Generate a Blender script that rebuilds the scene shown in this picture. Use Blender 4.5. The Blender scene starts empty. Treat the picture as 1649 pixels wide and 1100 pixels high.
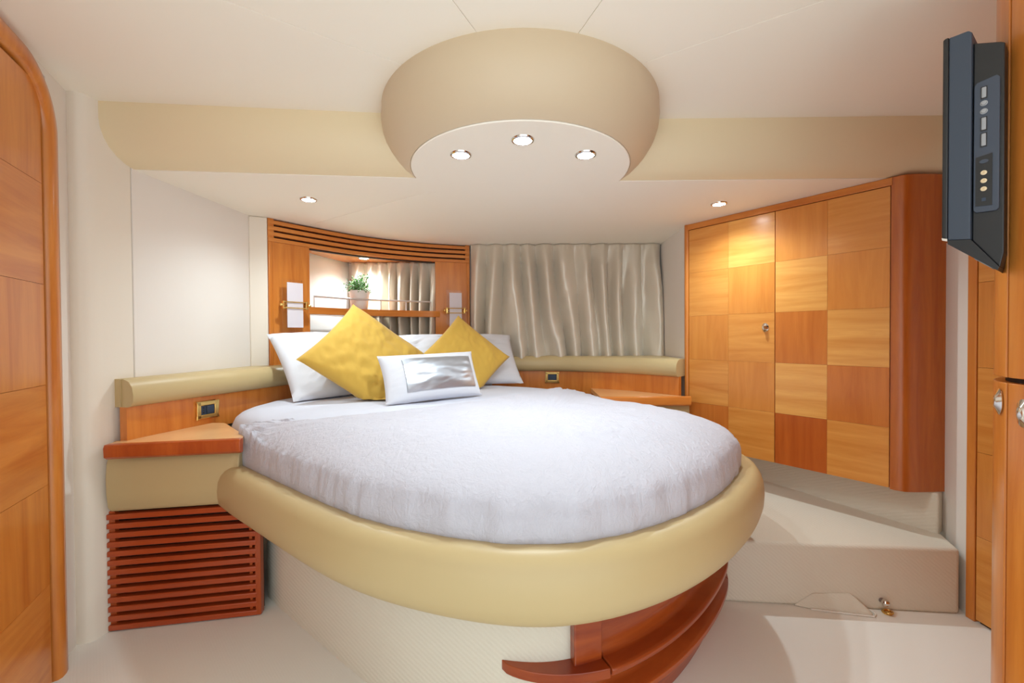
import bpy, bmesh, math, random
from mathutils import Vector, Matrix, noise
random.seed(4)
PI = math.pi
C = bpy.context.scene.collection
sc = bpy.context.scene

# ------------------------------------------------------------------ camera, world, light, exposure
cam = bpy.data.cameras.new('camera')
cam.sensor_width = 36.0
cam.lens = 680.0 / 1649.0 * 36.0
cam.clip_start = 0.02
co = bpy.data.objects.new('camera', cam); C.objects.link(co)
_p, _r = math.radians(.75), math.radians(.35)
F = Vector((0, math.cos(_p), -math.sin(_p))); U0 = Vector((0, math.sin(_p), math.cos(_p))); R0 = Vector((1, 0, 0))
R = R0 * math.cos(_r) - U0 * math.sin(_r); U = R0 * math.sin(_r) + U0 * math.cos(_r)
m = Matrix((R, U, -F)).transposed().to_4x4(); m.translation = (0, 0, 1.05)
co.matrix_world = m
sc.camera = co

w = bpy.data.worlds.new('world'); sc.world = w; w.use_nodes = True
w.node_tree.nodes['Background'].inputs[0].default_value = (.90, .98, 1.0, 1)
w.node_tree.nodes["Background"].inputs[1].default_value = 1.1
sc.view_settings.view_transform = 'Standard'
sc.view_settings.look = 'None'
sc.view_settings.gamma = 1
sc.view_settings.use_curve_mapping = False
sc.view_settings.exposure = 0.88
sc.cycles.max_bounces = 16; sc.cycles.diffuse_bounces = 10; sc.cycles.transparent_max_bounces = 8
DL_W = 8.0          # recessed lamps
FILL_W = 7.0        # added fill spots, out of view behind the camera
for lx in (-.5, .5):                # two unseen upward spots, added to brighten the ceiling
    l = bpy.data.lights.new('fill_spot', 'SPOT'); l.energy = FILL_W; l.color = (.90, .97, 1)
    l.shadow_soft_size = .12; l.spot_size = math.radians(160); l.spot_blend = 1
    o = bpy.data.objects.new('fill_spot', l); C.objects.link(o); o.location = (lx, -.30, .55); o.rotation_euler = (PI, 0, 0)

ZU, ZL = 1.885, 1.69          # upper and lower ceiling

# ------------------------------------------------------------------ materials
def lin(c):
    c /= 255.0
    return c / 12.92 if c <= .04045 else ((c + .055) / 1.055) ** 2.4
def rgb(r, g, b): return (lin(r), lin(g), lin(b), 1)

def base_mat(name, col, rough=.5, metal=0, spec=.5, **kw):
    m = bpy.data.materials.new(name); m.use_nodes = True
    b = m.node_tree.nodes['Principled BSDF']
    b.inputs['Base Color'].default_value = col
    b.inputs['Roughness'].default_value = rough
    b.inputs['Metallic'].default_value = metal
    b.inputs['Specular IOR Level'].default_value = spec
    for k, v in kw.items(): b.inputs[k].default_value = v
    return m
def coords(m, scale, rot=(0, 0, 0)):
    nt = m.node_tree
    tc = nt.nodes.new('ShaderNodeTexCoord'); mp = nt.nodes.new('ShaderNodeMapping')
    mp.inputs['Scale'].default_value = scale; mp.inputs['Rotation'].default_value = rot
    nt.links.new(tc.outputs['Object'], mp.inputs['Vector'])
    return mp.outputs['Vector']
def add_bump(m, tex_out, strength, dist=.002):
    nt = m.node_tree; bp = nt.nodes.new('ShaderNodeBump')
    bp.inputs['Strength'].default_value = strength; bp.inputs['Distance'].default_value = dist
    nt.links.new(tex_out, bp.inputs['Height'])
    nt.links.new(bp.outputs['Normal'], nt.nodes['Principled BSDF'].inputs['Normal'])
def noise_tex(m, vec, scale, detail=4, rough=.5, dist=0):
    n = m.node_tree.nodes.new('ShaderNodeTexNoise')
    n.inputs['Scale'].default_value = scale; n.inputs['Detail'].default_value = detail
    n.inputs['Roughness'].default_value = rough; n.inputs['Distortion'].default_value = dist
    m.node_tree.links.new(vec, n.inputs['Vector'])
    return n
def ramp(m, fac, c1, c2, p1=.35, p2=.65):
    r = m.node_tree.nodes.new('ShaderNodeValToRGB')
    r.color_ramp.elements[0].color = c1; r.color_ramp.elements[0].position = p1
    r.color_ramp.elements[1].color = c2; r.color_ramp.elements[1].position = p2
    m.node_tree.links.new(fac, r.inputs['Fac'])
    m.node_tree.links.new(r.outputs['Color'], m.node_tree.nodes['Principled BSDF'].inputs['Base Color'])
    return r
def wood(name, dark, light, axis='z', rough=.28, off=0.0):
    m = base_mat(name, light, rough, spec=.45)
    b = m.node_tree.nodes['Principled BSDF']
    b.inputs['Coat Weight'].default_value = .25; b.inputs['Coat Roughness'].default_value = .18
    v = coords(m, (14, 14, 1.1) if axis == 'z' else (1.3, 1.3, 16))
    n = noise_tex(m, v, 1.6, 7, .62, .6)
    ramp(m, n.outputs['Fac'], dark, light, .3, .7)
    return m
def cloth(name, col, rough=.85, scale=500, strength=.15, sheen=0.0):
    m = base_mat(name, col, rough, spec=.2)
    if sheen: m.node_tree.nodes['Principled BSDF'].inputs['Sheen Weight'].default_value = sheen
    n = noise_tex(m, coords(m, (1, 1, 1)), scale, 3)
    add_bump(m, n.outputs['Fac'], strength, .001)
    return m

W_V = wood('cherry_upright_grain', rgb(188, 104, 36), rgb(216, 138, 60), 'z')
W_H = wood('cherry_level_grain', rgb(192, 108, 40), rgb(218, 142, 66), 'h')
W_L1 = wood('veneer_pale', rgb(208, 138, 62), rgb(230, 170, 92), 'h')
W_L2 = wood('veneer_honey', rgb(200, 124, 50), rgb(222, 154, 76), 'h')
W_D1 = wood('veneer_amber', rgb(198, 120, 48), rgb(217, 144, 66), 'z')
W_D2 = wood('veneer_russet', rgb(184, 100, 36), rgb(206, 124, 52), 'z')
W_END = wood('cherry_end', rgb(168, 84, 28), rgb(200, 116, 46), 'z')
W_RED = wood('cherry_red', rgb(156, 62, 22), rgb(188, 92, 38), 'z')
W_SLAT = wood('slat_red', rgb(150, 54, 20), rgb(182, 80, 34), 'h', .35)
W_TOP = wood('table_pale_veneer', rgb(214, 158, 104), rgb(232, 184, 132), 'h', .3)
W_DRAW = wood('drawer_mahogany', rgb(128, 44, 14), rgb(174, 82, 30), 'h', .3)
DARK = base_mat('dark_gap', rgb(40, 22, 12), .8)
WALL = cloth('wall_fabric', rgb(229, 223, 217), .8, 220, .12)
PAD = cloth('pad_vinyl', rgb(228, 220, 208), .6, 160, .10)
CEIL = cloth('ceiling_vinyl', rgb(243, 238, 226), .6, 160, .06)
LEATH = base_mat('cream_leather', rgb(190, 169, 125), .42, spec=.45)
add_bump(LEATH, noise_tex(LEATH, coords(LEATH, (1, 1, 1)), 420, 3).outputs['Fac'], .06, .001)
LEATH2 = base_mat('drum_leather', rgb(228, 212, 178), .45, spec=.4)
add_bump(LEATH2, noise_tex(LEATH2, coords(LEATH2, (1, 1, 1)), 300, 3).outputs['Fac'], .05, .001)
CARPET = base_mat('loop_carpet', rgb(230, 227, 220), .95, spec=.1)
def carpet_setup(m, sc_, strength):
    nt = m.node_tree
    v = coords(m, (1, 1, 1), (0, 0, 0))
    wv = nt.nodes.new('ShaderNodeTexWave'); wv.wave_type = 'BANDS'; wv.bands_direction = 'DIAGONAL'
    wv.inputs['Scale'].default_value = sc_; wv.inputs['Distortion'].default_value = 1.6
    wv.inputs['Detail'].default_value = 2; wv.inputs['Detail Scale'].default_value = 3
    nt.links.new(v, wv.inputs['Vector'])
    n = noise_tex(m, v, 260, 2)
    ad = nt.nodes.new('ShaderNodeMath'); ad.operation = 'ADD'
    nt.links.new(wv.outputs['Fac'], ad.inputs[0]); nt.links.new(n.outputs['Fac'], ad.inputs[1])
    add_bump(m, ad.outputs[0], strength, .004)
carpet_setup(CARPET, 60, .06)
CARPET2 = base_mat('ribbed_carpet', rgb(216, 209, 194), .95, spec=.1)
carpet_setup(CARPET2, 42, .22)
SHEET = cloth('white_sheet', rgb(200, 202, 214), .8, 600, .08)
PILLOW = cloth('white_cotton', rgb(212, 214, 222), .85, 500, .08)
YELLOW = cloth('mustard_cotton', rgb(206, 168, 76), .85, 420, .22, .15)
PLUSH = base_mat('white_plush', rgb(194, 193, 204), .75, spec=.25)
PLUSH.node_tree.nodes['Principled BSDF'].inputs['Sheen Weight'].default_value = .12
def plush_setup(m):
    nt = m.node_tree
    a = noise_tex(m, coords(m, (1, .55, 1), (0, 0, .6)), 20, 8, .66, 2.2)
    b = noise_tex(m, coords(m, (60, 60, 22)), 1.0, 5, .6, .8)
    ad = nt.nodes.new('ShaderNodeMath'); ad.operation = 'ADD'
    nt.links.new(a.outputs['Fac'], ad.inputs[0]); nt.links.new(b.outputs['Fac'], ad.inputs[1])
    add_bump(m, ad.outputs[0], .5, .010)
plush_setup(PLUSH)
SILVER = base_mat('silver_foil', rgb(186, 192, 202), .36, .9)
SATIN = base_mat('grey_satin', rgb(214, 206, 191), .36, .25, spec=.6)
SATIN.node_tree.nodes['Principled BSDF'].inputs['Sheen Weight'].default_value = .25
add_bump(SATIN, noise_tex(SATIN, coords(SATIN, (900, 900, 60)), 1, 2).outputs['Fac'], .08, .001)
BRASS = base_mat('polished_brass', rgb(230, 192, 116), .2, 1)
CHROME = base_mat('chrome', rgb(220, 216, 210), .12, 1)
RAILM = base_mat('rail_metal', rgb(206, 198, 196), .35, .5)
STEEL = base_mat('dull_steel', rgb(150, 140, 138), .3, 1)
NAVY = base_mat('dark_blue_plastic', rgb(44, 58, 78), .4)
BLACKP = base_mat('black_plastic', rgb(24, 24, 27), .32)
SIDEP = base_mat('blue_black_plastic', rgb(52, 62, 76), .5)
PORTP = base_mat('port_panel_plastic', rgb(58, 66, 80), .5)
GREYB = base_mat('grey_button', rgb(150, 152, 156), .4)
SCREEN = base_mat('black_screen_glass', rgb(8, 8, 10), .08)
GLASS = base_mat('clear_glass', (1, 1, 1, 1), .02, **{'Transmission Weight': 1.0, 'IOR': 1.25})
FROST = base_mat('frosted_glass', rgb(238, 234, 242), .6, **{'Transmission Weight': .35})
CERAM = base_mat('white_ceramic', rgb(232, 222, 216), .35)
LEAFM = base_mat('green_leaf', rgb(70, 130, 62), .5)
ramp(LEAFM, noise_tex(LEAFM, coords(LEAFM, (1, 1, 1)), 40, 2).outputs['Fac'], rgb(36, 92, 40), rgb(120, 172, 92), .35, .65)
STEMM = base_mat('plant_stem', rgb(80, 96, 50), .7)
SOIL = base_mat('soil', rgb(60, 46, 34), .95)
LENS = bpy.data.materials.new('lamp_lens'); LENS.use_nodes = True
LENS.node_tree.nodes['Principled BSDF'].inputs['Emission Color'].default_value = (1, .98, .95, 1)
LENS.node_tree.nodes['Principled BSDF'].inputs['Emission Strength'].default_value = 40
NICHE = wood('niche_gloss', rgb(196, 120, 56), rgb(220, 150, 84), 'h', .12)

# ------------------------------------------------------------------ mesh helpers
class MB:
    def __init__(s): s.v = []; s.f = []
    def add(s, vs, fs):
        o = len(s.v); s.v += [tuple(v) for v in vs]; s.f += [tuple(i + o for i in f) for f in fs]; return s
    def prism(s, pts, z0, z1):
        n = len(pts)
        vs = [(x, y, z0) for x, y in pts] + [(x, y, z1) for x, y in pts]
        fs = [tuple(range(n))[::-1], tuple(range(n, 2 * n))] + [(i, (i + 1) % n, n + (i + 1) % n, n + i) for i in range(n)]
        return s.add(vs, fs)
    def obox(s, c, ax, ay, az, hx, hy, hz):
        c = Vector(c); ax, ay, az = Vector(ax), Vector(ay), Vector(az)
        vs = [c + ax * (i * hx) + ay * (j * hy) + az * (k * hz) for k in (-1, 1) for j in (-1, 1) for i in (-1, 1)]
        return s.add(vs, [(0, 2, 3, 1), (4, 5, 7, 6), (0, 1, 5, 4), (2, 6, 7, 3), (0, 4, 6, 2), (1, 3, 7, 5)])
    def grid(s, rows, wrap=False, flip=False):
        n = len(rows[0]); vs = [p for r in rows for p in r]; fs = []
        for j in range(len(rows) - 1):
            for i in range(n if wrap else n - 1):
                q = (j * n + i, j * n + (i + 1) % n, (j + 1) * n + (i + 1) % n, (j + 1) * n + i)
                fs.append(q[::-1] if flip else q)
        return s.add(vs, fs)
    def loft(s, rows, closed=True, caps=True):      # rows = cross sections, each a closed loop
        n = len(rows[0]); o = len(s.v)
        s.grid(rows, wrap=closed)
        if caps:
            s.f.append(tuple(o + i for i in range(n))[::-1]); k = o + (len(rows) - 1) * n
            s.f.append(tuple(k + i for i in range(n)))
        return s
    def sweep(s, path, prof, caps=True):            # plan path, profile (offset to the right of travel, z)
        nr = normals(path)
        rows = [[(p[0] + a[0] * o, p[1] + a[1] * o, z) for o, z in prof] for p, a in zip(path, nr)]
        return s.loft(rows, True, caps)
    def strip(s, path, t0, t1, z0, z1): return s.sweep(path, [(t0, z0), (t1, z0), (t1, z1), (t0, z1)])
    def tube(s, path, r, n=10):
        path = [Vector(p) for p in path]; rows = []
        for i, p in enumerate(path):
            d = (path[min(i + 1, len(path) - 1)] - path[max(i - 1, 0)]).normalized()
            a = d.orthogonal().normalized() if abs(d.z) > .9 else Vector((-d.y, d.x, 0)).normalized(); b = d.cross(a)
            rows.append([p + a * math.cos(2 * PI * k / n) * r + b * math.sin(2 * PI * k / n) * r for k in range(n)])
        return s.loft(rows)
    def lathe(s, c, prof, n=48, ax=(1, 0, 0), ay=(0, 1, 0), az=(0, 0, 1), sx=1, sy=1):
        c = Vector(c); ax, ay, az = Vector(ax), Vector(ay), Vector(az)
        rows = [[c + ax * math.cos(2 * PI * k / n) * r * sx + ay * math.sin(2 * PI * k / n) * r * sy + az * z for k in range(n)] for r, z in prof]
        o = len(s.v); s.grid(rows, wrap=True)
        if prof[0][0] > 1e-5: s.f.append(tuple(o + i for i in range(n))[::-1])
        if prof[-1][0] > 1e-5: k = o + (len(prof) - 1) * n; s.f.append(tuple(k + i for i in range(n)))
        return s
    def build(s, name, mat, parent=None, origin=(0, 0, 0), smooth=35, bevel=0, mats=None):
        me = bpy.data.meshes.new(name); me.from_pydata(s.v, [], s.f)
        bm = bmesh.new(); bm.from_mesh(me)
        bmesh.ops.remove_doubles(bm, verts=bm.verts, dist=1e-5)
        bmesh.ops.recalc_face_normals(bm, faces=bm.faces)
        bm.to_mesh(me); bm.free()
        o = bpy.data.objects.new(name, me); C.objects.link(o)
        ori = Vector(origin)
        if ori.length: me.transform(Matrix.Translation(-ori)); o.location = ori
        if parent:
            o.parent = parent; o.location = Vector(o.location) - world_loc(parent)
        me.materials.append(mat)
        if smooth:
            for p in me.polygons: p.use_smooth = True
            me.set_sharp_from_angle(angle=math.radians(smooth))
        if bevel:
            b = o.modifiers.new('bevel', 'BEVEL'); b.width = bevel; b.segments = 3; b.limit_method = 'ANGLE'; b.angle_limit = math.radians(40)
            b.harden_normals = False
        return o
def world_loc(o):
    l = Vector((0, 0, 0))
    while o: l += Vector(o.location); o = o.parent
    return l
def normals(path):
    out = []
    for i in range(len(path)):
        a = path[max(i - 1, 0)]; b = path[min(i + 1, len(path) - 1)]
        d = Vector((b[0] - a[0], b[1] - a[1])).normalized(); n = Vector((d.y, -d.x))
        k = 1.0
        if 0 < i < len(path) - 1:
            e = Vector((path[i][0] - a[0], path[i][1] - a[1])).normalized()
            k = 1 / max(.5, d.dot(e))
        out.append(n * k)
    return out
def cr(pts, n=8, closed=False):                     # Catmull-Rom through plan points
    pts = [Vector(p) for p in pts]; N = len(pts); out = []
    for i in range(N if closed else N - 1):
        if closed: p0, p1, p2, p3 = (pts[(i + k) % N] for k in (-1, 0, 1, 2))
        else: p0, p1, p2, p3 = pts[max(i - 1, 0)], pts[i], pts[i + 1], pts[min(i + 2, N - 1)]
        for k in range(n):
            t = k / n
            out.append(.5 * (2 * p1 + (p2 - p0) * t + (2 * p0 - 5 * p1 + 4 * p2 - p3) * t * t + (3 * p1 - p0 - 3 * p2 + p3) * t ** 3))
    if not closed: out.append(pts[-1])
    return out
def sub(path, s0, s1, n=24):                        # piece of a path between arc lengths
    L = [0]
    for a, b in zip(path, path[1:]): L.append(L[-1] + (Vector(b) - Vector(a)).length)
    out = []
    for k in range(n + 1):
        s = s0 + (s1 - s0) * k / n; s = min(max(s, 0), L[-1])
        i = max(j for j in range(len(L)) if L[j] <= s + 1e-9); i = min(i, len(path) - 2)
        t = (s - L[i]) / max(L[i + 1] - L[i], 1e-9)
        out.append(Vector(path[i]).lerp(Vector(path[i + 1]), t))
    return out
def length(path): return sum((Vector(b) - Vector(a)).length for a, b in zip(path, path[1:]))
def tag(o, label=None, cat=None, group=None, kind=None):
    if label: o['label'] = label
    if cat: o['category'] = cat
    if group: o['group'] = group
    if kind: o['kind'] = kind
    return o
def empty(name, loc, label, cat, group=None):
    o = bpy.data.objects.new(name, None); C.objects.link(o); o.location = loc; o.empty_display_size = .05
    return tag(o, label, cat, group)
def copy_tree(o, parent=None):
    c = o.copy(); C.objects.link(c)
    if parent: c.parent = parent
    for ch in list(o.children): copy_tree(ch, c)
    return c
def struct(o): o['kind'] = 'structure'; return o

# ------------------------------------------------------------------ setting
LW = [(-1.500, 1.435), (-1.478, 1.437), (-1.462, 1.446), (-1.453, 1.462), (-1.449, 1.49), (-1.437, 1.602)]
struct(MB().prism([(-2.2, -.6), (2.2, -.6), (2.2, 3.4), (-2.2, 3.4)], -.06, 0).build('floor', CARPET))
# left wall (aft of it the angled wall with the cabin door)
wl = struct(MB().strip([(-1.436, 1.606), (-1.377, 2.221), (-1.155, 3.06)], -.06, 0, 0, ZU).build('wall_left', WALL, bevel=.003))
tr = struct(MB().strip(LW, -.06, 0, 0, ZU).build('trim_1', PAD, smooth=60))
A = Vector((-1.50, 1.435)); D = Vector((.46, -.888)).normalized(); NI = Vector((-D.y, D.x))   # along the door wall, into the room
if NI.x < 0: NI = -NI
P2 = lambda s, o=0: tuple(A + D * s + NI * o)
wd = MB()
wd.strip([P2(0), P2(.135)], 0, .05, 0, ZU); wd.strip([P2(.85), P2(1.3)], 0, .05, 0, ZU); wd.strip([P2(.135), P2(.85)], 0, .05, 1.86, ZU)
e = P2(1.3); wd.strip([e, (e[0], -.6)], 0, .05, 0, ZU)
struct(wd.build('wall_aft_left', WALL))
struct(MB().strip([(-1.20, 3.03), (1.10, 3.03)], -.06, 0, 0, ZU).build('wall_back', WALL))
struct(MB().strip([(1.058, 3.06), (1.020, 2.486)], -.06, 0, 0, ZU).build('wall_right', WALL))
struct(MB().strip([(1.79, 1.80), (1.765, 1.735), (1.683, 1.556)], -.06, 0, 0, ZU).build('wall_aft_right', WALL))
wr = MB(); wr.strip([(1.683, 1.552), (1.683, 1.50)], -.06, -.02, 0, ZU); wr.strip([(1.70, 1.5), (1.70, -.6)], -.06, 0, 0, ZU)
struct(wr.build('wall_starboard', WALL))

# cabin door on the left: rounded frame and veneered leaf
d1 = MB().strip([P2(.20), P2(.80)], .012, .045, 0.01, 1.80).build('door_1', W_V); struct(d1)
def door_pt(s, z, o=0): q = P2(s, o); return Vector((q[0], q[1], z))
path = [(.152, 0.0), (.152, .6), (.152, 1.2)]
path = [(.152, z) for z in (0, .4, .8, 1.2, 1.6)]
r_ = .17
for k in range(0, 13):
    a = PI - k / 12 * PI / 2; path.append((.152 + r_ + math.cos(a) * r_, 1.672 + math.sin(a) * r_))
path += [(.45, 1.842), (.85, 1.842)]
prof = []
for k in range(12):
    a = 2 * PI * k / 12; prof.append((.030 * math.copysign(abs(math.cos(a)) ** .7, math.cos(a)), .002 + .026 * math.copysign(abs(math.sin(a)) ** .7, math.sin(a))))
rows = []
for i, p in enumerate(path):
    a, b = Vector(path[max(i - 1, 0)]), Vector(path[min(i + 1, len(path) - 1)]); d = (b - a).normalized(); n = Vector((-d.y, d.x))
    rows.append([door_pt(p[0] + n.x * u, p[1] + n.y * u, v) for u, v in prof])
MB().loft(rows).build('door_frame', W_V, d1, smooth=60)
rowh = .335
for j in range(6):
    for i in range(2):
        z0, z1 = .012 + j * .30, min(.012 + (j + 1) * .30, 1.80)
        s0 = .20 + i * .30
        mb = MB(); mb.strip([P2(s0 + .0005), P2(s0 + .2995)], -.0125, -.0085, z0 + .0006, z1 - .0006)
        mb.build('veneer_panel', [W_H, W_V][(i + j) % 2], d1)
dk = MB(); dk.strip([P2(.15), P2(.85)], .03, .06, 0, 1.86); dk.build('door_recess', DARK, d1)

# door on the right beyond the cabinet
d2 = MB().prism([(1.688, 1.515), (1.688, .70), (1.72, .70), (1.72, 1.515)], .0, 1.83).build('door_2', DARK); struct(d2)
MB().prism([(1.674, 1.553), (1.70, 1.553), (1.70, 1.522), (1.674, 1.522)], 0, 1.86).build('door_frame', W_V, d2, bevel=.003)
for j in range(6):
    MB().prism([(1.676, 1.518), (1.676, 1.20), (1.69, 1.20), (1.69, 1.518)], .012 + j * .305, .0108 + (j + 1) * .305).build('veneer_panel', [W_L2, W_D1][j % 2], d2)

# ---- ceiling
cl = struct(MB().prism([(-2.2, -.6), (2.2, -.6), (2.2, 3.4), (-2.2, 3.4)], ZU + .012, ZU + .08).build('ceiling', CEIL))
DC = Vector((.035, 1.675))                       # centre of the round drum
def cpanel(pts): MB().prism(pts, ZU, ZU + .011).build('ceiling_panel', CEIL, cl, bevel=.001)
g = .0009
s1a, s1b = (-.351, 1.295), (-1.9, .26)           # seam running left
s2a, s2b = (-.098, 1.159), (-.87, -.55)
s3a, s3b = (.196, 1.159), (.80, -.55)
s4a, s4b = (.42, 1.30), (2.0, .30)
cpanel([(-2.1, 1.72), (-2.1, .26), (s1b[0], s1b[1] + g), (s1a[0], s1a[1] + g), (0, 1.54), (0, 1.72)])
cpanel([(-2.1, .26 - 2 * g), (-2.1, -.55), (s2b[0] - g, -.55), (s2a[0] - g, s2a[1]), (0, 1.38), (0, 1.53), (s1a[0], s1a[1] - g), (s1b[0], s1b[1] - g)])
cpanel([(s2b[0] + g, -.55), (s3b[0] - g, -.55), (s3a[0] - g, s3a[1]), (.06, 1.5), (.02, 1.5), (s2a[0] + g, s2a[1])])
cpanel([(s3b[0] + g, -.55), (2.1, -.55), (2.1, .24), (s4b[0], s4b[1] - g), (s4a[0], s4a[1] - g), (.06, 1.5), (s3a[0] + g, s3a[1])])
cpanel([(s4a[0], s4a[1] + g), (s4b[0], s4b[1] + g), (2.1, .24 + 2 * g), (2.1, 1.72), (.06, 1.72), (.06, 1.51)])
# soffit beam with rolled lower edge (two lengths meeting the drum)
sp = [(-.14, 1.90), (.0, 1.90), (.0, 1.86), (.0, 1.83), (.004, 1.797), (.016, 1.765), (.034, 1.738), (.06, 1.715), (.09, 1.6995), (.119, 1.6925), (.121, 1.695)]
def sof(path): # path left to right, room side is to the right of travel
    nr = normals(path)
    return MB().loft([[(p[0] - a[0] * o, p[1] - a[1] * o, z) for o, z in sp[1:] + [(.121, 1.9)]] for p, a in zip(path, nr)])
sof([(-1.60, 1.480), (-1.456, 1.493), (-.9, 1.548), (-.42, 1.592), (-.10, 1.62)]).build('soffit', LEATH2, cl, smooth=60)
sof([(.15, 1.64), (.50, 1.642), (1.1, 1.636), (1.644, 1.629), (1.90, 1.627)]).build('soffit', LEATH2, cl, smooth=60)
# lower ceiling
lc = [(-1.70, 1.60), (-.42, 1.71), (DC.x, 1.74), (.50, 1.77), (2.0, 1.76)]
sm0, sm1 = (-.40, 1.895), (-1.45, 2.62)
MB().prism([(-1.70, 1.592), (-1.456, 1.615), (-.9, 1.669), (-.42, 1.7135), (.03, 1.752), (.03, 1.80), (-.40, 1.8955), (-1.45, 2.62), (-1.7, 2.7)], ZL, ZL + .19).build('ceiling_panel', CEIL, cl, bevel=.0012)
MB().prism([(.033, 1.755), (.50, 1.764), (1.1, 1.758), (1.644, 1.751), (2.0, 1.747), (2.0, 3.2), (-1.7, 3.2), (-1.7, 2.703), (-1.4487, 2.623), (-.3987, 1.898), (.033, 1.803)], ZL, ZL + .19).build('ceiling_panel', CEIL, cl, bevel=.0012)
# drum
dp = [(.30, 1.90), (.520, 1.895), (.520, 1.862), (.522, 1.84), (.518, 1.81), (.508, 1.78), (.490, 1.75), (.470, 1.725), (.447, 1.704), (.425, 1.692), (.421, 1.690), (.421, 1.694), (.30, 1.694)]
DRUMM = base_mat('drum_tan', rgb(204, 185, 157), .45, spec=.4)
MB().lathe((DC.x, DC.y, 0), dp, 96).build('ceiling_drum', DRUMM, cl, smooth=60)
MB().lathe((DC.x, DC.y, 0), [(.0, 1.6935), (.418, 1.6935), (.4188, 1.689), (.416, 1.686), (.0, 1.686)], 96).build('disc_panel', CEIL, cl)

# ------------------------------------------------------------------ recessed downlights
def make_dl():
    t = empty('downlight', (0, 0, 0), 'x', 'downlight')
    MB().lathe((0, 0, 0), [(.0285, .004), (.0285, -.004), (.030, -.006), (.036, -.004), (.038, 0), (.038, .004)], 32).build('bezel', CHROME, t)
    MB().lathe((0, 0, 0), [(0, -.002), (.028, -.0035), (.028, .002), (0, .002)], 24).build('lens', LENS, t)
    return t
dl0 = make_dl()
DLS = [((-.175, 1.486, 1.6856), 'recessed chrome downlight on round ceiling disc, left of the three', .55),
       ((.039, 1.377, 1.6856), 'recessed chrome downlight on round ceiling disc, middle of the three', .55),
       ((.263, 1.492, 1.6856), 'recessed chrome downlight on round ceiling disc, right of the three', .55),
       ((-.940, 1.968, ZL), 'recessed chrome downlight in low ceiling over the left sconce', .9),
       ((1.015, 2.071, ZL), 'recessed chrome downlight in low ceiling beside the wardrobe', 1.2),
       ((-.975, 2.80, 1.572), 'recessed chrome downlight inside the headboard niche above the plant', 1.3)]
for i, (p, lab, k) in enumerate(DLS):
    o = dl0 if i == 0 else copy_tree(dl0)
    o.location = p; tag(o, lab, 'downlight', 'recessed chrome downlights')
    l = bpy.data.lights.new('downlight_lamp', 'SPOT'); l.energy = DL_W * k; l.color = (.80, .95, 1)
    l.spot_size = math.radians(150); l.spot_blend = 1; l.shadow_soft_size = .02
    lo = bpy.data.objects.new('downlight_lamp', l); C.objects.link(lo); lo.parent = o; lo.location = (0, 0, -.012)

# ------------------------------------------------------------------ carpeted steps
e1, e2 = Vector((.80, 1.649)), Vector((1.664, 1.562))
st = MB(); st.prism([tuple(e1), tuple(e2), (1.76, 1.76), (1.76, 2.6), (.98, 2.6), (.93, 2.1), (.90, 1.8), (.86, 1.68)], 0, .244)
tag(st.build('carpeted_step', CARPET2, bevel=.012), 'wide beige carpeted step on the floor right of the bed', 'step')
ri = MB(); ri.prism([(1.375, 2.341), (1.705, 1.684), (1.76, 1.72), (1.76, 2.6), (1.2, 2.6)], .236, .407)
tag(ri.build('carpeted_plinth', CARPET2, bevel=.008), 'ribbed carpet plinth under the wardrobe, set back on the step', 'plinth')
t = empty('carpet_wedge', (1.2, 1.58, 0), 'small carpet-covered wedge on floor against the step face', 'wedge')
mb = MB(); wx = [(1.075, 1.6205), (1.13, 1.598), (1.29, 1.562), (1.328, 1.553), (1.345, 1.562), (1.346, 1.592)]
mb.add([(x, y, .001) for x, y in wx] + [(1.15, 1.613, .055), (1.16, 1.600, .020), (1.285, 1.568, .013), (1.318, 1.562, .013), (1.33, 1.570, .018), (1.285, 1.5995, .063)],
       [(5, 4, 3, 2, 1, 0), (6, 7, 8, 9, 10, 11)] + [(i, (i + 1) % 6, 6 + (i + 1) % 6, 6 + i) for i in range(6)])
mb.build('cover', CARPET2, t, bevel=.004)
MB().tube([(1.13, 1.593, .004), (1.29, 1.557, .004), (1.333, 1.548, .004), (1.350, 1.560, .005), (1.350, 1.585, .004)], .003, 8).build('binding', CARPET, t)
SX, SY = 1.402, 1.572
t = empty('door_stop', (SX, SY, 0), 'small metal door stop on floor at the step, beside the carpet wedge', 'door stop')
MB().lathe((SX, SY, 0), [(.016, .001), (.017, .004), (.012, .008), (0, .009)], 20).build('base', BRASS, t)
MB().tube([(SX - .008, 1.590, .040), (SX - .006, SY, .040)], .009, 12).build('post', STEEL, t)
MB().lathe((SX - .006, SY, .040), [(0, -.012), (.009, -.010), (.0135, -.002), (.0135, .003), (.009, .010), (0, .012)], 18).build('knob', CHROME, t)
MB().tube([(SX + .014 * math.cos(a * PI / 8), SY - .006 + .014 * math.sin(a * PI / 8), .010) for a in range(17)], .0022, 8).build('ring', BRASS, t)

# ------------------------------------------------------------------ bed
OUT = [(-1.15, 2.30), (-1.25, 2.06), (-1.235, 1.83), (-1.10, 1.66), (-.78, 1.405), (-.478, 1.172), (-.275, 1.056), (-.039, .980), (.15, .980),
       (.351, 1.063), (.539, 1.199), (.71, 1.377), (.849, 1.578), (.875, 1.78), (.80, 2.00), (.63, 2.22), (.40, 2.44), (.06, 2.66), (-.30, 2.78), (-.68, 2.72), (-.95, 2.52)]
out = cr(OUT, 8, True)
for _ in range(10): out = [(out[i - 1] + out[i] * 2 + out[(i + 1) % len(out)]) / 4 for i in range(len(out))]
i0 = 3 * 8 + 1; i1 = 15 * 8                        # the surround runs round the foot between these
bed = empty('bed', (-.1, 1.9, 0), 'island bed with rounded foot, cream leather rim and carpeted base', 'bed')
def off_path(d, a=i0, b=i1):
    p = out[a:b + 1]; nr = normals(p); return [q + n * d for q, n in zip(p, nr)]
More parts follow.
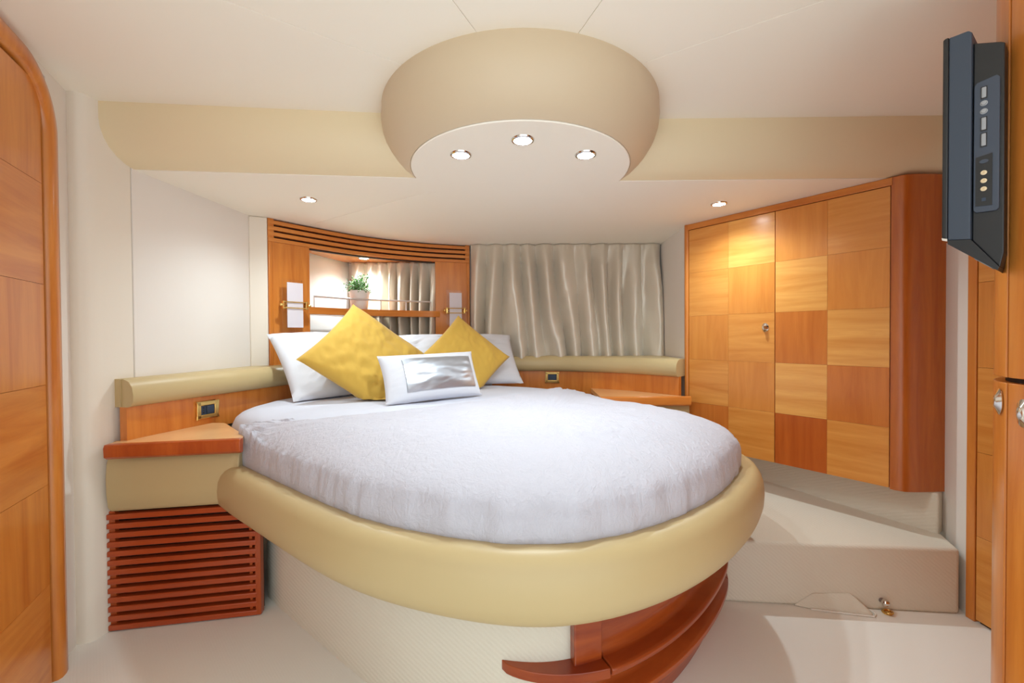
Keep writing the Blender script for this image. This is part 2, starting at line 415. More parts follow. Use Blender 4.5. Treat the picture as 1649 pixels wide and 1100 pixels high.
ring = []
for k in range(20):
    a = 2 * PI * k / 20
    ring.append((.028 + .055 * math.copysign(abs(math.cos(a)) ** .85, math.cos(a)), .488 + .086 * math.copysign(abs(math.sin(a)) ** .85, math.sin(a))))
rp = out[i0:i1 + 1]
MB().sweep(rp, ring).build('leather_surround', LEATH, bed, smooth=60)
bs = off_path(-.095) + [Vector((-.3, 2.70)), Vector((-1.05, 2.35)), Vector((-1.12, 1.95))]
MB().prism([tuple(p) for p in bs], 0, .50).build('base', CARPET2, bed, smooth=40)
# curved drawers with lips on the right of the base
band = off_path(-.10, 8 * 8, 12 * 8 + 3)
Lb = length(band)
def arc(s0, s1, prof, name, n=40, mat=W_DRAW):
    return MB().sweep(sub(band, s0, s1, n), prof).build(name, mat, bed, smooth=50, bevel=.003)
# start of drawers in arc length, measured at the post
ps = .03
lip = lambda z: [(0, z), (.055, z - .002), (.068, z + .004), (.068, z + .018), (.058, z + .024), (.030, z + .026), (.014, z + .040), (.010, z + .062), (.012, .50 if z > .15 else z + .062), (0, .50 if z > .15 else z + .062)]
arc(ps - .012, ps + .062, [(0, .20), (.032, .20), (.032, .45), (0, .45)], 'post')
arc(ps + .068, Lb - .07, lip(.190), 'drawer_front')
arc(Lb - .065, Lb, lip(.190), 'drawer_front')
arc(ps + .02, Lb - .07, lip(.110), 'drawer_front')
arc(Lb - .065, Lb, lip(.110), 'drawer_front')
arc(ps, Lb, [(0, 0), (.016, 0), (.030, .10), (.03, .108), (0, .108)], 'toe_panel', mat=W_DRAW)
arc(ps + .01, Lb, [(.0, .10), (.006, .10), (.006, .45), (0, .45)], 'backing', mat=DARK)
bl = off_path(-.100, 8 * 6, 12 * 8 + 3)
leaf_in = sub(bl, length(bl) - Lb - .16, length(bl) - Lb + ps + .064, 16); nr = normals(leaf_in)
leaf_out = [p + n * (.004 + .064 * min(1, (i / 16) ** .55)) for i, (p, n) in enumerate(zip(leaf_in, nr))]
MB().prism([tuple(p) for p in leaf_in] + [tuple(p) for p in leaf_out[::-1]], .190, .216).build('shelf_lip', W_DRAW, bed, smooth=50, bevel=.005)

CEN = Vector((-.15, 1.90))
def dome(outline, cen, profile, amp, seed, ripple=0, fine=0):
    n = len(outline); rows = []
    for inset, z in profile:
        row = []
        for i, p in enumerate(outline):
            d = p - cen; L = d.length
            if inset < .5: q = cen + d * (1 - inset / L)
            else: q = cen + d * (1 - inset) * (1 - .16 / L)
            row.append((q, z))
        rows.append(row)
    return rows
NO = len(out)
def footness(i):      # 1 round the foot, 0 along the wall side and the head
    i = i % NO; a, b = 3 * 8 + 1, 16 * 8 + 2
    t_ = min((i - a) / 6.0, (b - i) / 10.0); t_ = max(0, min(1, t_)); return t_ * t_ * (3 - 2 * t_)
MH = [(0, .665), (.010, .69), (.02, .710), (.04, .726), (.07, .738), (.11, .745), (.17, .749), (.26, .752)]   # wall side
MF = [(0, .625), (.010, .645), (.022, .660), (.04, .672), (.07, .685), (.11, .698), (.17, .713), (.26, .732)]    # foot
def prof_z(pr, ins):
    for (a, b), (c, d) in zip(pr, pr[1:]):
        if ins <= c: return b + (d - b) * (ins - a) / (c - a)
    return pr[-1][1] + (.754 - pr[-1][1]) * min(1, (ins - pr[-1][0]) / .35)
def H(q):
    ins, i = min(((q - o_).length, i_) for i_, o_ in enumerate(out)); k = footness(i)
    return prof_z(MF, ins) * k + prof_z(MH, ins) * (1 - k)
mo = [p + (CEN - p).normalized() * .012 for p in out]
rows = []
for ins, z in [(0, .50), (-.004, .55), (-.004, .60)]: rows.append([((CEN + (p - CEN) * (1 - ins / (p - CEN).length)), z) for p in mo])
for k in range(len(MH)):
    row = []
    for i, p in enumerate(mo):
        f = footness(i); row.append((CEN + (p - CEN) * (1 - MH[k][0] / (p - CEN).length), MF[k][1] * f + MH[k][1] * (1 - f)))
    rows.append(row)
base_row = rows[-1]
for k in range(1, 12):
    f = 1 - k / 12; rows.append([(CEN + (Vector(q) - CEN) * f, z + (.754 - z) * (1 - f ** 1.5)) for q, z in base_row])
mb = MB(); mb.grid([[(q.x, q.y, z + .004 * noise.noise((q.x * 7, q.y * 7, z * 5))) for q, z in r] for r in rows], wrap=True)
k = len(mb.v) - NO; mb.v.append((CEN.x, CEN.y, .754)); mb.f += [(k + i, k + (i + 1) % NO, len(mb.v) - 1) for i in range(NO)]
mat_o = mb.build('mattress', SHEET, None, (CEN.x, CEN.y, .5), smooth=80)
tag(mat_o, 'white sheeted mattress lying inside the leather bed rim', 'mattress')

# bedspread over the foot
foot = out[3 * 8 + 1:16 * 8 + 2]
head = cr([foot[-1], (.30, 2.40), (.17, 2.28), (.02, 2.08), (-.16, 1.88), (-.36, 1.75), (-.61, 1.66), (-.86, 1.63), foot[0]], 10)[1:-1]
foot = [Vector(p) for p in foot]
def resample(p, n): return sub(p, 0, length(p), n)
foot = resample(foot, 300); head = resample([foot[-1]] + head + [foot[0]], 140)[1:-1]
DCN = Vector((.10, 1.36))
loop = []
for i, p in enumerate(foot):
    e_ = min(i, len(foot) - 1 - i); loop.append((p, 1.0))
for p in head: loop.append((p, 0.0))
# rim distance for the head edge
def rimdist(q):
    return min((q - o_).length for o_ in out)
kk = []
nL = len(loop); nf = len(foot)
for i, (p, k) in enumerate(loop):
    if k == 0:
        e_ = min(i - nf + 1, nL - i); k = max(0, 1 - e_ / 10.0); k = k * k * (3 - 2 * k)
    kk.append(k)
bp_ = [(-.004, .545), (-.010, .575), (-.010, .605), (-.006, .632), (.002, .652), (.014, .668), (.035, .683), (.065, .696), (.105, .709), (.155, .722), (.215, .735), (.285, .746)]
rows = []
for j, (ins, z) in enumerate(bp_):
    row = []
    for i, ((p, _), k) in enumerate(zip(loop, kk)):
        d = p - DCN; L = d.length
        tj = j / (len(bp_) - 1)
        hin = tj * .28
        qi = ins * k + hin * (1 - k)
        q = DCN + d * (1 - qi / L)
        zh = H(q) + .012 * min(1, tj * 8) + .003
        zz = z * k + zh * (1 - k)
        if j >= 4: zz = max(zz, H(q) + .009)
        if k > .5:
            rip = min(1, j / 3) * noise.noise((q.x * 16, q.y * 16, zz * 3)) * .012 + noise.noise((q.x * 38, q.y * 38, zz * 6)) * .006
            q = q + d.normalized() * rip * max(0, 1 - ins / .06) * (1 if j > 0 else .5)
        row.append(Vector((q.x, q.y, zz)))
    rows.append(row)
last = rows[-1]
NR = 34
for k in range(1, NR):
    f = 1 - k / NR; rows.append([Vector((DCN.x + (v.x - DCN.x) * f, DCN.y + (v.y - DCN.y) * f, v.z + (.770 - v.z) * (1 - f ** 1.5))) for v in last])
for r in rows[len(bp_):len(bp_) + 14]:
    for v in r: v.z = max(v.z, H(Vector((v.x, v.y))) + .010)
for j, r in enumerate(rows):
    for v in r:
        a = .5 if j == 0 else 1
        if v.z > .70: v.z += a * (.0045 * noise.noise((v.x * 9, v.y * 9, 3)) + .0035 * noise.noise((v.x * 24, v.y * 24, 8)) + .002 * noise.noise((v.x * 60, v.y * 60, 1)))
mb = MB(); mb.grid([[tuple(v) for v in r] for r in rows], wrap=True)
k = len(mb.v) - nL; mb.v.append((DCN.x, DCN.y, .770)); mb.f += [(k + i, k + (i + 1) % nL, len(mb.v) - 1) for i in range(nL)]
tag(mb.build('bedspread', PLUSH, None, (DCN.x, DCN.y, .56), smooth=80), 'white plush bedspread drawn over the rounded foot of the bed', 'bedspread')

# ------------------------------------------------------------------ pillows and cushions
def pillow_fn(c, u, v, w_, h_, t_, pinch, wr, seed, zmin, rot=0, ex=.42):
    c, u, v = Vector(c), Vector(u).normalized(), Vector(v)
    v = (v - u * v.dot(u)).normalized(); n = u.cross(v)
    cr_, sr_ = math.cos(rot), math.sin(rot)
    def fn(a, b, side, lift=0):
        x = a * w_ / 2 * (1 - pinch * (1 - b * b) * a * a); y = b * h_ / 2 * (1 - pinch * (1 - a * a) * b * b)
        th = t_ / 2 * max(0, (1 - a * a) * (1 - b * b)) ** ex
        ed = min(1, 4 * min(1 - abs(a), 1 - abs(b)))
        q = noise.noise((a * 2.2 + seed, b * 2.2, side * 3.0)) * .9 + noise.noise((a * 3 + b * 4 + seed, (a - b) * 9, side)) * .7 + noise.noise((a * 14 + seed, b * 9, 2)) * .25
        th += wr * q * ed
        xr, yr = x * cr_ - y * sr_, x * sr_ + y * cr_
        p = c + u * xr + v * yr + n * (side * th + lift)
        if p.z < zmin:
            dz = zmin - p.z
            p.z = zmin + .004 * noise.noise((p.x * 30, p.y * 30, seed)) - .0 ; p += Vector((n.x, n.y, 0)) * dz * .35 * side
        return p
    return fn
def pillow(name, fn, mat, origin, N=40, parent=None):
    mb = MB()
    for s in (1, -1):
        mb.grid([[tuple(fn(-1 + 2 * i / N, -1 + 2 * j / N, s)) for i in range(N + 1)] for j in range(N + 1)], flip=s < 0)
    return mb.build(name, mat, parent, origin, smooth=80)
f1 = pillow_fn((-.902, 2.27, .912), (.69, .72, 0), (-.28, .27, .33), .645, .48, .16, .04, .014, 1.3, .755)
tag(pillow('bed_pillow', f1, PILLOW, (-.85, 2.2, .755)), 'white bed pillow against headboard under left sconce', 'pillow', 'white bed pillows')
f2 = pillow_fn((-.335, 2.66, .905), (.95, .30, 0), (-.10, .30, .33), .76, .42, .16, .04, .014, 5.1, .755)
tag(pillow('bed_pillow', f2, PILLOW, (-.3, 2.6, .755)), 'white bed pillow behind the right yellow cushion, near the curtain', 'pillow', 'white bed pillows')
f3 = pillow_fn((-.712, 2.085, .950), (.75, .66, 0), (-.27, .31, .62), .46, .465, .15, .07, .014, 9.4, .762, PI / 4)
tag(pillow('throw_cushion', f3, YELLOW, (-.68, 1.95, .76)), 'mustard yellow cushion on its corner, larger and nearer the left sconce', 'cushion', 'mustard yellow cushions')
f4 = pillow_fn((-.285, 2.43, .912), (.92, .39, 0), (-.12, .28, .60), .44, .40, .14, .07, .010, 14.2, .762, PI / 4)
tag(pillow('throw_cushion', f4, YELLOW, (-.25, 2.35, .76)), 'mustard yellow cushion on its corner in front of right white pillow', 'cushion', 'mustard yellow cushions')
f5 = pillow_fn((-.375, 1.975, .862), (.82, .57, .02), (-.17, .24, .62), .48, .235, .12, .05, .0028, 20.7, .758)
sm = pillow('lumbar_cushion', f5, PILLOW, (-.36, 1.93, .76))
tag(sm, 'small oblong white cushion with shiny silver panel, in front', 'cushion')
N = 24; mb = MB()
for lift in (.0015, .005):
    mb.grid([[tuple(f5(-.62 + 1.46 * i / N, -.66 + 1.34 * j / N, 1, lift + .0022 * noise.noise((i * .16, j * .2, 4)))) for i in range(N + 1)] for j in range(N + 1)], flip=lift < .003)
ob = mb.build('silver_panel', SILVER, sm, smooth=80); ob['label'] = 'shiny silver oblong panel'

# ------------------------------------------------------------------ padded ledges and bedside tables
LG = cr([(-1.394, 1.522), (-1.378, 1.60), (-1.345, 1.71), (-1.285, 1.91), (-1.195, 2.20), (-1.135, 2.35)], 6)
bol = [(-.07, .80), (.006, .80), (.020, .806), (.029, .822), (.031, .845), (.026, .872), (.012, .892), (-.012, .902), (-.07, .902)]
t = empty('padded_ledge', (-1.30, 1.9, .68), 'cherry ledge with cream bolster along left wall above bedside table', 'ledge')
MB().sweep(LG, [(-.03, .66), (0, .66), (0, .80), (-.03, .80)]).build('ledge_panel', W_V, t)
mb = MB().sweep(LG, bol); mb.prism([tuple(p + Vector((-.02, 0))) for p in LG] + [(-1.375, 2.36), (-1.375, 2.23), (-1.434, 1.62), (-1.437, 1.535)], .802, .9005)
mb.build('bolster', LEATH, t, smooth=60)
RG = cr([(-.14, 2.925), (.10, 2.92), (.345, 2.885), (.69, 2.70), (.84, 2.565), (.960, 2.432)], 8)
t = empty('padded_ledge', (.55, 2.75, .70), 'cherry ledge with cream bolster below the grey curtain', 'ledge')
MB().sweep(RG, [(-.03, .62), (0, .62), (0, .81), (-.03, .81)]).build('ledge_panel', W_V, t)
mb = MB().sweep(RG, [(o, z + .008) for o, z in bol]); mb.prism([tuple(p + Vector((.012, .014))) for p in RG] + [(1.010, 2.47), (1.04, 2.93), (-.14, 2.95)], .812, .9085)
mb.build('bolster', LEATH, t, smooth=60)

def socket(loc, d, label, sw):
    d = Vector((d[0], d[1], 0)).normalized(); n = Vector((d.y, -d.x, 0)); z = Vector((0, 0, 1)); c = Vector(loc)
    t = empty('power_socket', c, label, 'socket', 'brass rimmed sockets')
    mb = MB()
    for a, b, hx, hz in ((0, .0275, .047, .0085), (0, -.0275, .047, .0085), (-.038, 0, .009, .036), (.038, 0, .009, .036)):
        mb.obox(c + d * a + z * b + n * .005, d, n, z, hx, .006, hz)
    mb.build('brass_rim', BRASS, t, bevel=.003)
    MB().obox(c + n * .003, d, n, z, .030, .004, .0195).build('insert', NAVY, t)
    mb = MB().obox(c + d * .011 + n * .008, d, n, z, .016, .003, .016); mb.build('rocker', NAVY, t, bevel=.002)
    mb = MB()
    for k in (-1, 0, 1): mb.lathe(c + d * -.018 + z * k * .010 + n * .0072, [(.003, 0), (.003, .0008), (0, .0008)], 10, d, z, n)
    mb.build('pin_holes', BLACKP, t)
lg = sub(LG, .30, .30 + .01, 1)
socket((lg[0].x, lg[0].y, .742), (lg[1] - lg[0]), 'brass rimmed dark socket on left ledge panel above bedside table', 1)
k = min(range(len(RG)), key=lambda i: abs(RG[i].x - .285))
socket((RG[k].x, RG[k].y, .765), RG[k + 1] - RG[k - 1], 'brass rimmed dark socket on right ledge panel under the curtain', 1)

ns = empty('bedside_table', (-1.2, 1.6, 0), 'cherry bedside table with leather front and slatted grille, by left wall', 'bedside table')
fl, fr = Vector((-1.406, 1.456)), Vector((-.985, 1.530))
back = [p for p in LG if p.y < 1.84]
top = [tuple(fl), tuple(fr), (-1.02, 1.60), (-1.235, 1.815), (-1.255, 1.83)] + [(p.x + .001, p.y) for p in back[::-1] if p.y > 1.53] + [(-1.432, 1.52)]
MB().prism(top, .655, .680).build('table_top', W_TOP, ns)
fd = (fr - fl).normalized(); fn_ = Vector((fd.y, -fd.x))
mb = MB(); mb.sweep([tuple(fl), tuple(fr)], [(-.01, .632), (.004, .632), (.014, .640), (.016, .672), (.010, .6835), (-.012, .6835), (-.012, .632)])
mb.build('front_edge', W_RED, ns, bevel=.002)
g0, g1 = Vector((-1.448, 1.498)), Vector((-.962, 1.584)); gd = (g1 - g0).normalized()
lp = [(-.02, .428), (.002, .432), (.016, .45), (.023, .50), (.024, .56), (.018, .61), (.006, .633), (-.02, .636)]
MB().sweep([tuple(g0 + gd * (.012 + k * .0475)) for k in range(10)], lp).build('leather_panel', LEATH, ns, smooth=60, bevel=.004)
gl = (g1 - g0).length
MB().strip([tuple(g0 + gd * .004), tuple(g1)], -.05, -.026, .005, .43).build('grille_backing', DARK, ns)
mb = MB(); mb.strip([tuple(g1 + gd * -.012), tuple(g1 + gd * .008)], -.026, .004, .003, .43).build('grille_post', W_RED, ns, bevel=.003)
mb = MB(); mb.strip([tuple(g0 + gd * .0), tuple(g0 + gd * .02)], -.026, -.006, .003, .43).build('grille_post', W_RED, ns)
mb = MB(); mb.strip([tuple(g0 + gd * (gl * .93)), tuple(g0 + gd * (gl * .95))], -.026, -.008, .003, .43).build('grille_post', W_RED, ns)
sl = None
for j in range(13):
    z = .004 + j * .0332
    if sl is None:
        sl = MB().strip([tuple(g0), tuple(g1 + gd * -.006)], -.024, .006, z, z + .0195).build('slat', W_SLAT, ns, bevel=.003)
    else:
        s = sl.copy(); C.objects.link(s); s.location.z = sl.location.z + j * .0332
# right-hand bedside shelf
t = empty('bedside_shelf', (.8, 2.5, .6), 'cherry corner shelf beside the bed, between ledge and wardrobe', 'shelf')
bk = [p for p in RG if p.x > .50]
MB().prism([(.50, 2.392), (1.012, 2.392)] + [(p.x - .001, p.y) for p in bk[::-1] if p.y > 2.40], .675, .700).build('shelf_top', W_TOP, t)
MB().sweep([(.50, 2.39), (1.012, 2.39)], [(-.01, .648), (.003, .648), (.010, .656), (.012, .692), (.006, .7025), (-.01, .7025)]).build('front_edge', W_H, t, bevel=.002)
MB().prism([(.50, 2.41), (1.012, 2.41), (1.012, 2.44), (.50, 2.44)], .30, .648).build('lower_panel', LEATH, t)

# ------------------------------------------------------------------ headboard unit
HB = cr([(-1.300, 2.262), (-1.13, 2.475), (-.93, 2.685), (-.62, 2.875), (-.296, 2.985)], 12)
LH = length(HB)
hb = empty('headboard', (-.9, 2.65, .75), 'curved cherry headboard unit with open niche and slatted top', 'headboard')
def at_px_ratio(path, r):
    L = 0
    for a, b in zip(path, path[1:]):
        if b.x / b.y > r: return L + (b - a).length * ((r - a.x / a.y) / (b.x / b.y - a.x / a.y))
        L += (b - a).length
    return L
sA, sB = at_px_ratio(HB, -.4775), at_px_ratio(HB, -.1800)
def hstrip(s0, s1, t0, t1, z0, z1, name, mat, n=20, **kw):
    return MB().strip(sub(HB, s0, s1, n), t0, t1, z0, z1).build(name, mat, hb, **kw)
hstrip(0, .020, -.03, .004, .60, 1.565, 'edge_post', W_V, 3, bevel=.004)
hstrip(.0205, sA, -.025, 0, .60, 1.565, 'side_panel', W_V, 8)
hstrip(sB, LH - .0205, -.025, 0, .60, 1.565, 'side_panel', W_V, 8)
hstrip(LH - .02, LH, -.03, .004, .60, 1.565, 'edge_post', W_V, 3, bevel=.004)
hstrip(0, LH, -.05, -.022, 1.56, ZL - .001, 'valance_backing', DARK, 30)
for k in range(4):
    z = 1.566 + k * .0315
    hstrip(0.0, LH, -.024, .004, z, z + .021, 'slat', W_H, 30, bevel=.003)
for a_, b_ in ((0, .03), (LH - .03, LH)): MB().strip(sub(HB, a_, b_, 3), -.024, 0, 1.56, ZL - .001).build('slat_stop', W_V, hb)
nh = sub(HB, .02, LH - .02, 24); nb = [(p.x - .0, p.y) for p in nh]
nn = normals(nh); nin = [tuple(p - n * .024) for p, n in zip(nh, nn)]
MB().prism(nin + [(-.30, 3.02), (-1.15, 3.02), (-1.345, 2.30)], 1.572, 1.585).build('niche_top', NICHE, hb)
shp = sub(HB, sA - .01, sB + .01, 20); sn = normals(shp)
MB().prism([tuple(p + n * .006) for p, n in zip(shp, sn)] + [(-.46, 2.95), (-1.115, 2.95), (-1.23, 2.52)], 1.183, 1.225).build('shelf', W_H, hb, bevel=.003)
rp_ = [p - n * .016 for p, n in zip(shp, sn)][1:-1]
rl = MB().tube([(p.x, p.y, 1.288) for p in rp_], .006, 10).build('shelf_rail', RAILM, hb)
for k in (0, 5, 10, 14, 18):
    MB().tube([(rp_[k].x, rp_[k].y, 1.225), (rp_[k].x, rp_[k].y, 1.288)], .0042, 8).build('post', RAILM, rl)
# upholstered return between the wall and the headboard
tag(MB().strip([(-1.374, 2.215), (-1.300, 2.256)], -.05, 0, .88, ZL - .001).build('upholstered_strip', PAD, bevel=.006),
    'narrow cream upholstered strip between left wall and headboard', 'padding')

# ------------------------------------------------------------------ wall sconces
def sconce(s, label, flip):
    pq = sub(HB, s - .005, s + .005, 2); d = Vector((*(pq[2] - pq[0]).normalized(), 0)); n = Vector((d.y, -d.x, 0)); z = Vector((0, 0, 1))
    c = Vector((pq[1].x, pq[1].y, 1.225))
    t = empty('wall_sconce', c, label, 'sconce', 'frosted glass sconces')
    MB().obox(c + n * .055 - d * .010 * flip, d, n, z, .052, .003, .140).build('glass_plate', GLASS, t, bevel=.001)
    MB().obox(c + n * .066, d, n, z, .042, .003, .122).build('frosted_plate', FROST, t, bevel=.001)
    for dz in (-.016, .016):
        MB().tube([c + d * -.068 + n * .074 + z * dz, c + d * .068 + n * .074 + z * dz], .003, 8).build('rod', BRASS, t)
    MB().lathe(c, [(0, 0), (.024, 0), (.024, .008), (.014, .014), (.009, .020), (.009, .046), (0, .046)], 20, d, z, n).build('wall_mount', BRASS, t)
    for a in (-1, 1):
        mb = MB().obox(c + d * (a * .060) + n * .062, d, n, z, .006, .014, .022); k = mb.build('clip', BRASS, t, bevel=.003)
        MB().lathe(c + d * (a * .074) + n * .074, [(0, -.010), (.007, -.007), (.010, 0), (.007, .007), (0, .010)], 14, z, n, d).build('finial', BRASS, t)
    mb = MB()
    mb.tube([c + n * .010 + d * -.056, c + n * .034 + d * -.058, c + n * .05 + d * -.06], .004, 8); mb.tube([c + n * .010 + d * .056, c + n * .034 + d * .058, c + n * .05 + d * .06], .004, 8)
    mb.obox(c + n * .010, d, n, z, .058, .003, .006)
    mb.build('bracket', BRASS, t)
sconce(.108, 'frosted glass sconce with brass rods on left headboard panel', 1)
sconce(sB + .128, 'frosted glass sconce with brass rods on headboard panel by the curtain', 1)

# ------------------------------------------------------------------ potted plant in the niche
pp = Vector((-.985, 2.735, 1.2255))
t = empty('potted_plant', pp, 'small bushy green plant in white pot on niche shelf', 'plant')
pot = MB().lathe(pp, [(0, 0), (.046, 0), (.05, .005), (.062, .105), (.066, .112), (.066, .120), (.060, .120), (.056, .108), (0, .108)], 32).build('pot', CERAM, t)
MB().lathe(pp, [(0, .109), (.057, .109), (.04, .114), (0, .116)], 20).build('soil', SOIL, pot)
random.seed(9); lv = MB(); stm = MB()
for k in range(70):
    a = random.uniform(0, 2 * PI); el = random.uniform(.05, 1.45); r = random.uniform(.06, .105)
    tip = pp + Vector((math.cos(a) * math.cos(el) * r, math.sin(a) * math.cos(el) * r, .112 + math.sin(el) * r * 1.2))
    b0 = pp + Vector((math.cos(a) * .02, math.sin(a) * .02, .108))
    stm.tube([b0, b0.lerp(tip, .5) + Vector((0, 0, .012)), tip], .0012, 5)
    for j in range(14):
        c = b0.lerp(tip, random.uniform(.45, 1.08)) + Vector([random.uniform(-.012, .012) for _ in range(3)])
        d = Vector([random.gauss(0, 1) for _ in range(3)]).normalized(); s = d.orthogonal().normalized(); L = random.uniform(.008, .013)
        nn_ = d.cross(s)
        lv.add([c, c + d * L * .5 + s * L * .36 + nn_ * .002, c + d * L, c + d * L * .5 - s * L * .36 + nn_ * .002], [(0, 1, 2), (0, 2, 3)])
fo = lv.build('foliage', LEAFM, t, smooth=0); fo['kind'] = 'stuff'
stm.build('stems', STEMM, t)

# ------------------------------------------------------------------ curtains on the back wall
def curtain(x0, x1, z0, z1, Y, seed, npl, name, label, lean):
    NX, NZ = 420, 60; rows = []
    for j in range(NZ + 1):
        b = j / NZ; z = z0 + (z1 - z0) * b; row = []
        for i in range(NX + 1):
            a = i / NX
            ln = lean * (1 - b) * (noise.noise((a * 2.3 + seed, .5, 1)) * .9 + .2)
            ph = (a + ln * .10 * math.sin(PI * a) - lean * .075 * (1 - b) ** 1.2 * math.sin(PI * a) ** 2) * npl * 2 * PI + 3.4 * noise.noise((a * 3.1 + seed, b * .5, 2)) + 1.3 * noise.noise((a * 9 + seed, b * 1.2, 6))
            amp = .060 * (.55 + .75 * (noise.noise((a * 6 + seed, b * 1.3, 7)) + .35)) * (1 - .45 * b ** 6)
            y = -amp * (1.25 * abs(math.sin(ph / 2)) ** .8 - .7) + amp * .55 * math.sin(ph * 1.0 + 1.1 + 2 * noise.noise((a * 4, b, seed)))
            y += .016 * noise.noise((a * 14 + seed, b * 2.2 + a * 3, 4)) * (1 - b) + .006 * noise.noise((a * 26 - b * 7, b * 6 + a * 9, seed)) + .006 * noise.noise((a * 30, b * 4, seed))
            if b > .95: y += .003 * math.sin(a * npl * 7 * PI) 
            row.append((x0 + (x1 - x0) * a + .006 * math.cos(ph) * (1 - b), Y - .02 + y * (.45 + .55 * min(1, (1 - b) * 5 + .12)), z))
        rows.append(row)
    mb = MB(); mb.grid(rows)
    o = mb.build(name, SATIN, None, ((x0 + x1) / 2, Y, z0), smooth=80)
    m_ = o.modifiers.new('solid', 'SOLIDIFY'); m_.thickness = .002
    return tag(o, label, 'curtain')
curtain(-.285, 1.045, .885, ZL - .002, 2.972, 3.3, 11, 'curtain', 'wide grey satin pleated curtain above right ledge', 1.0)
curtain(-1.125, -.50, .80, 1.570, 2.985, 8.8, 8, 'curtain', 'grey satin curtain seen through the headboard niche', .4)

# ------------------------------------------------------------------ wardrobe
W1, W2 = Vector((1.012, 2.478)), Vector((1.558, 1.733)); WD = (W2 - W1).normalized(); WN = Vector((-WD.y * -1, WD.x * -1))
WN = Vector((WD.y, -WD.x))                        # towards the room: right of travel?
if WN.x > 0: WN = -WN
wp = lambda s, o=0: W1 + WD * s + WN * o
WL = (W2 - W1).length
wb = empty('wardrobe', (1.4, 2.1, .41), 'tall two-door cherry wardrobe with chequered veneer above carpeted step', 'wardrobe')
zb, zt = .414, ZL - .001
MB().prism([tuple(wp(.01, -.022)), tuple(wp(WL, -.022)), (1.60, 1.74), (1.75, 1.745), (1.758, 2.55), (1.06, 2.55)], zb + .004, zt).build('carcass', W_V, wb)
mb = MB(); mb.loft([[(*wp(.012 + .016 * math.cos(a), -.012 + .018 * math.sin(a)), z) for a in [2 * PI * k / 12 for k in range(12)]] for z in (zb, zt)])
mb.build('corner_post', W_V, wb, smooth=60)
sL0, sL1, sR1 = .030, .030, WL - .006
sM = .486
mb = MB(); q = [tuple(wp(.02, -.02)), tuple(wp(WL, -.02)), tuple(wp(WL, .002)), tuple(wp(.02, .002))]
mb.prism(q, zt - .032, zt); mb.build('top_rail', W_H, wb, bevel=.002)
mb = MB(); mb.prism([tuple(wp(.028, -.021)), tuple(wp(WL, -.021)), tuple(wp(WL, -.017)), tuple(wp(.028, -.017))], zb + .004, zt - .02); mb.build('door_gap', DARK, wb)
pal = {'L': [(0, W_L2, W_L1), (0, 0, 0)]}
tone = [[[W_D1, W_L2], [W_L1, W_D1], [W_D2, W_L1], [W_L1, W_D2], [W_D2, W_L2]],     # right door from the top
        [[W_L2, W_L1], [W_L2, W_D1], [W_D1, W_L2], [W_L2, W_D1], [W_D2, W_L2]]]     # left door from the top
W_D3 = wood('veneer_deep', rgb(166, 74, 22), rgb(190, 98, 36), 'z')
tone[0][4][0] = W_D3
zd0, zd1 = zb, zt - .035
for di, (a, b) in enumerate(((sM + .0015, sR1), (sL0, sM - .0015))):
    dr = MB().prism([tuple(wp(a, -.016)), tuple(wp(b, -.016)), tuple(wp(b, -.003)), tuple(wp(a, -.003))], zd0, zd1).build('door', W_V, wb)
    dr['label'] = ['wider door on the right', 'narrower door with chrome knob'][di]
    for r in range(5):
        for c in range(2):
            x0, x1 = a + (b - a) * c / 2, a + (b - a) * (c + 1) / 2; z1 = zd1 - (zd1 - zd0) * r / 5; z0 = zd1 - (zd1 - zd0) * (r + 1) / 5; e_ = .0004
            MB().prism([tuple(wp(x0 + e_, -.004)), tuple(wp(x1 - e_, -.004)), tuple(wp(x1 - e_, .001)), tuple(wp(x0 + e_, .001))], z0 + e_, z1 - e_).build('veneer_panel', tone[di][r][c], dr)
    if di == 1:
        kc = Vector((*wp(b - .042, .001), 1.085)); n3 = Vector((*WN, 0)); d3 = Vector((*WD, 0))
        k = MB().lathe(kc, [(0, 0), (.019, 0), (.020, .003), (.014, .006), (.009, .010), (.011, .018), (.008, .022), (0, .023)], 20, d3, (0, 0, 1), n3, .8, 1.1).build('knob', CHROME, dr)
ep = cr([tuple(wp(WL - .004, -.002)), (1.578, 1.712), (1.60, 1.702), (1.66, 1.700), (1.762, 1.706)], 6)
MB().strip([tuple(p) for p in ep], -.03, 0, zb - .006, zt).build('end_panel', W_END, wb, smooth=60)

# ------------------------------------------------------------------ curved cabinet on the right
cb = empty('curved_cabinet', (1.25, .85, 0), 'tall curved cherry cabinet at right edge, behind the television', 'cabinet')
CP = cr([(1.665, 1.300), (1.36, 1.100), (1.12, .938), (1.030, .880), (.987, .848), (.955, .812), (.937, .772), (.932, .72), (.932, .60), (.932, .42)], 16)
CP = [p - n * .003 for p, n in zip(CP, normals(CP))]
FP = [p + n * .016 for p, n in zip(CP, normals(CP))]
rat = [p.x / p.y for p in FP]
it = min(range(len(FP)), key=lambda i: rat[i])
iS = next(i for i in range(it, len(FP)) if rat[i] > 1.1728)
sS = length(CP[:iS + 1])
LC = length(CP)
MB().prism([tuple(p) for p in sub(CP, 0, LC, 60)] + [(1.672, .42), (1.672, 1.30)], 0, ZU).build('carcass', DARK, cb)
n_ = 40
def cdoor(s0, s1, z0, z1, label=None):
    o = MB().strip([tuple(p) for p in sub(CP, s0, s1, n_)], -.004, .016, z0, z1).build('door', W_V, cb, smooth=60, bevel=.002)
    if label: o['label'] = label
    return o
cdoor(0, sS - .0015, .966, ZU); cdoor(sS + .0015, LC, .966, ZU)
dl_ = cdoor(0, sS - .0015, .005, .956); dr_ = cdoor(sS + .0015, LC, .005, .956)
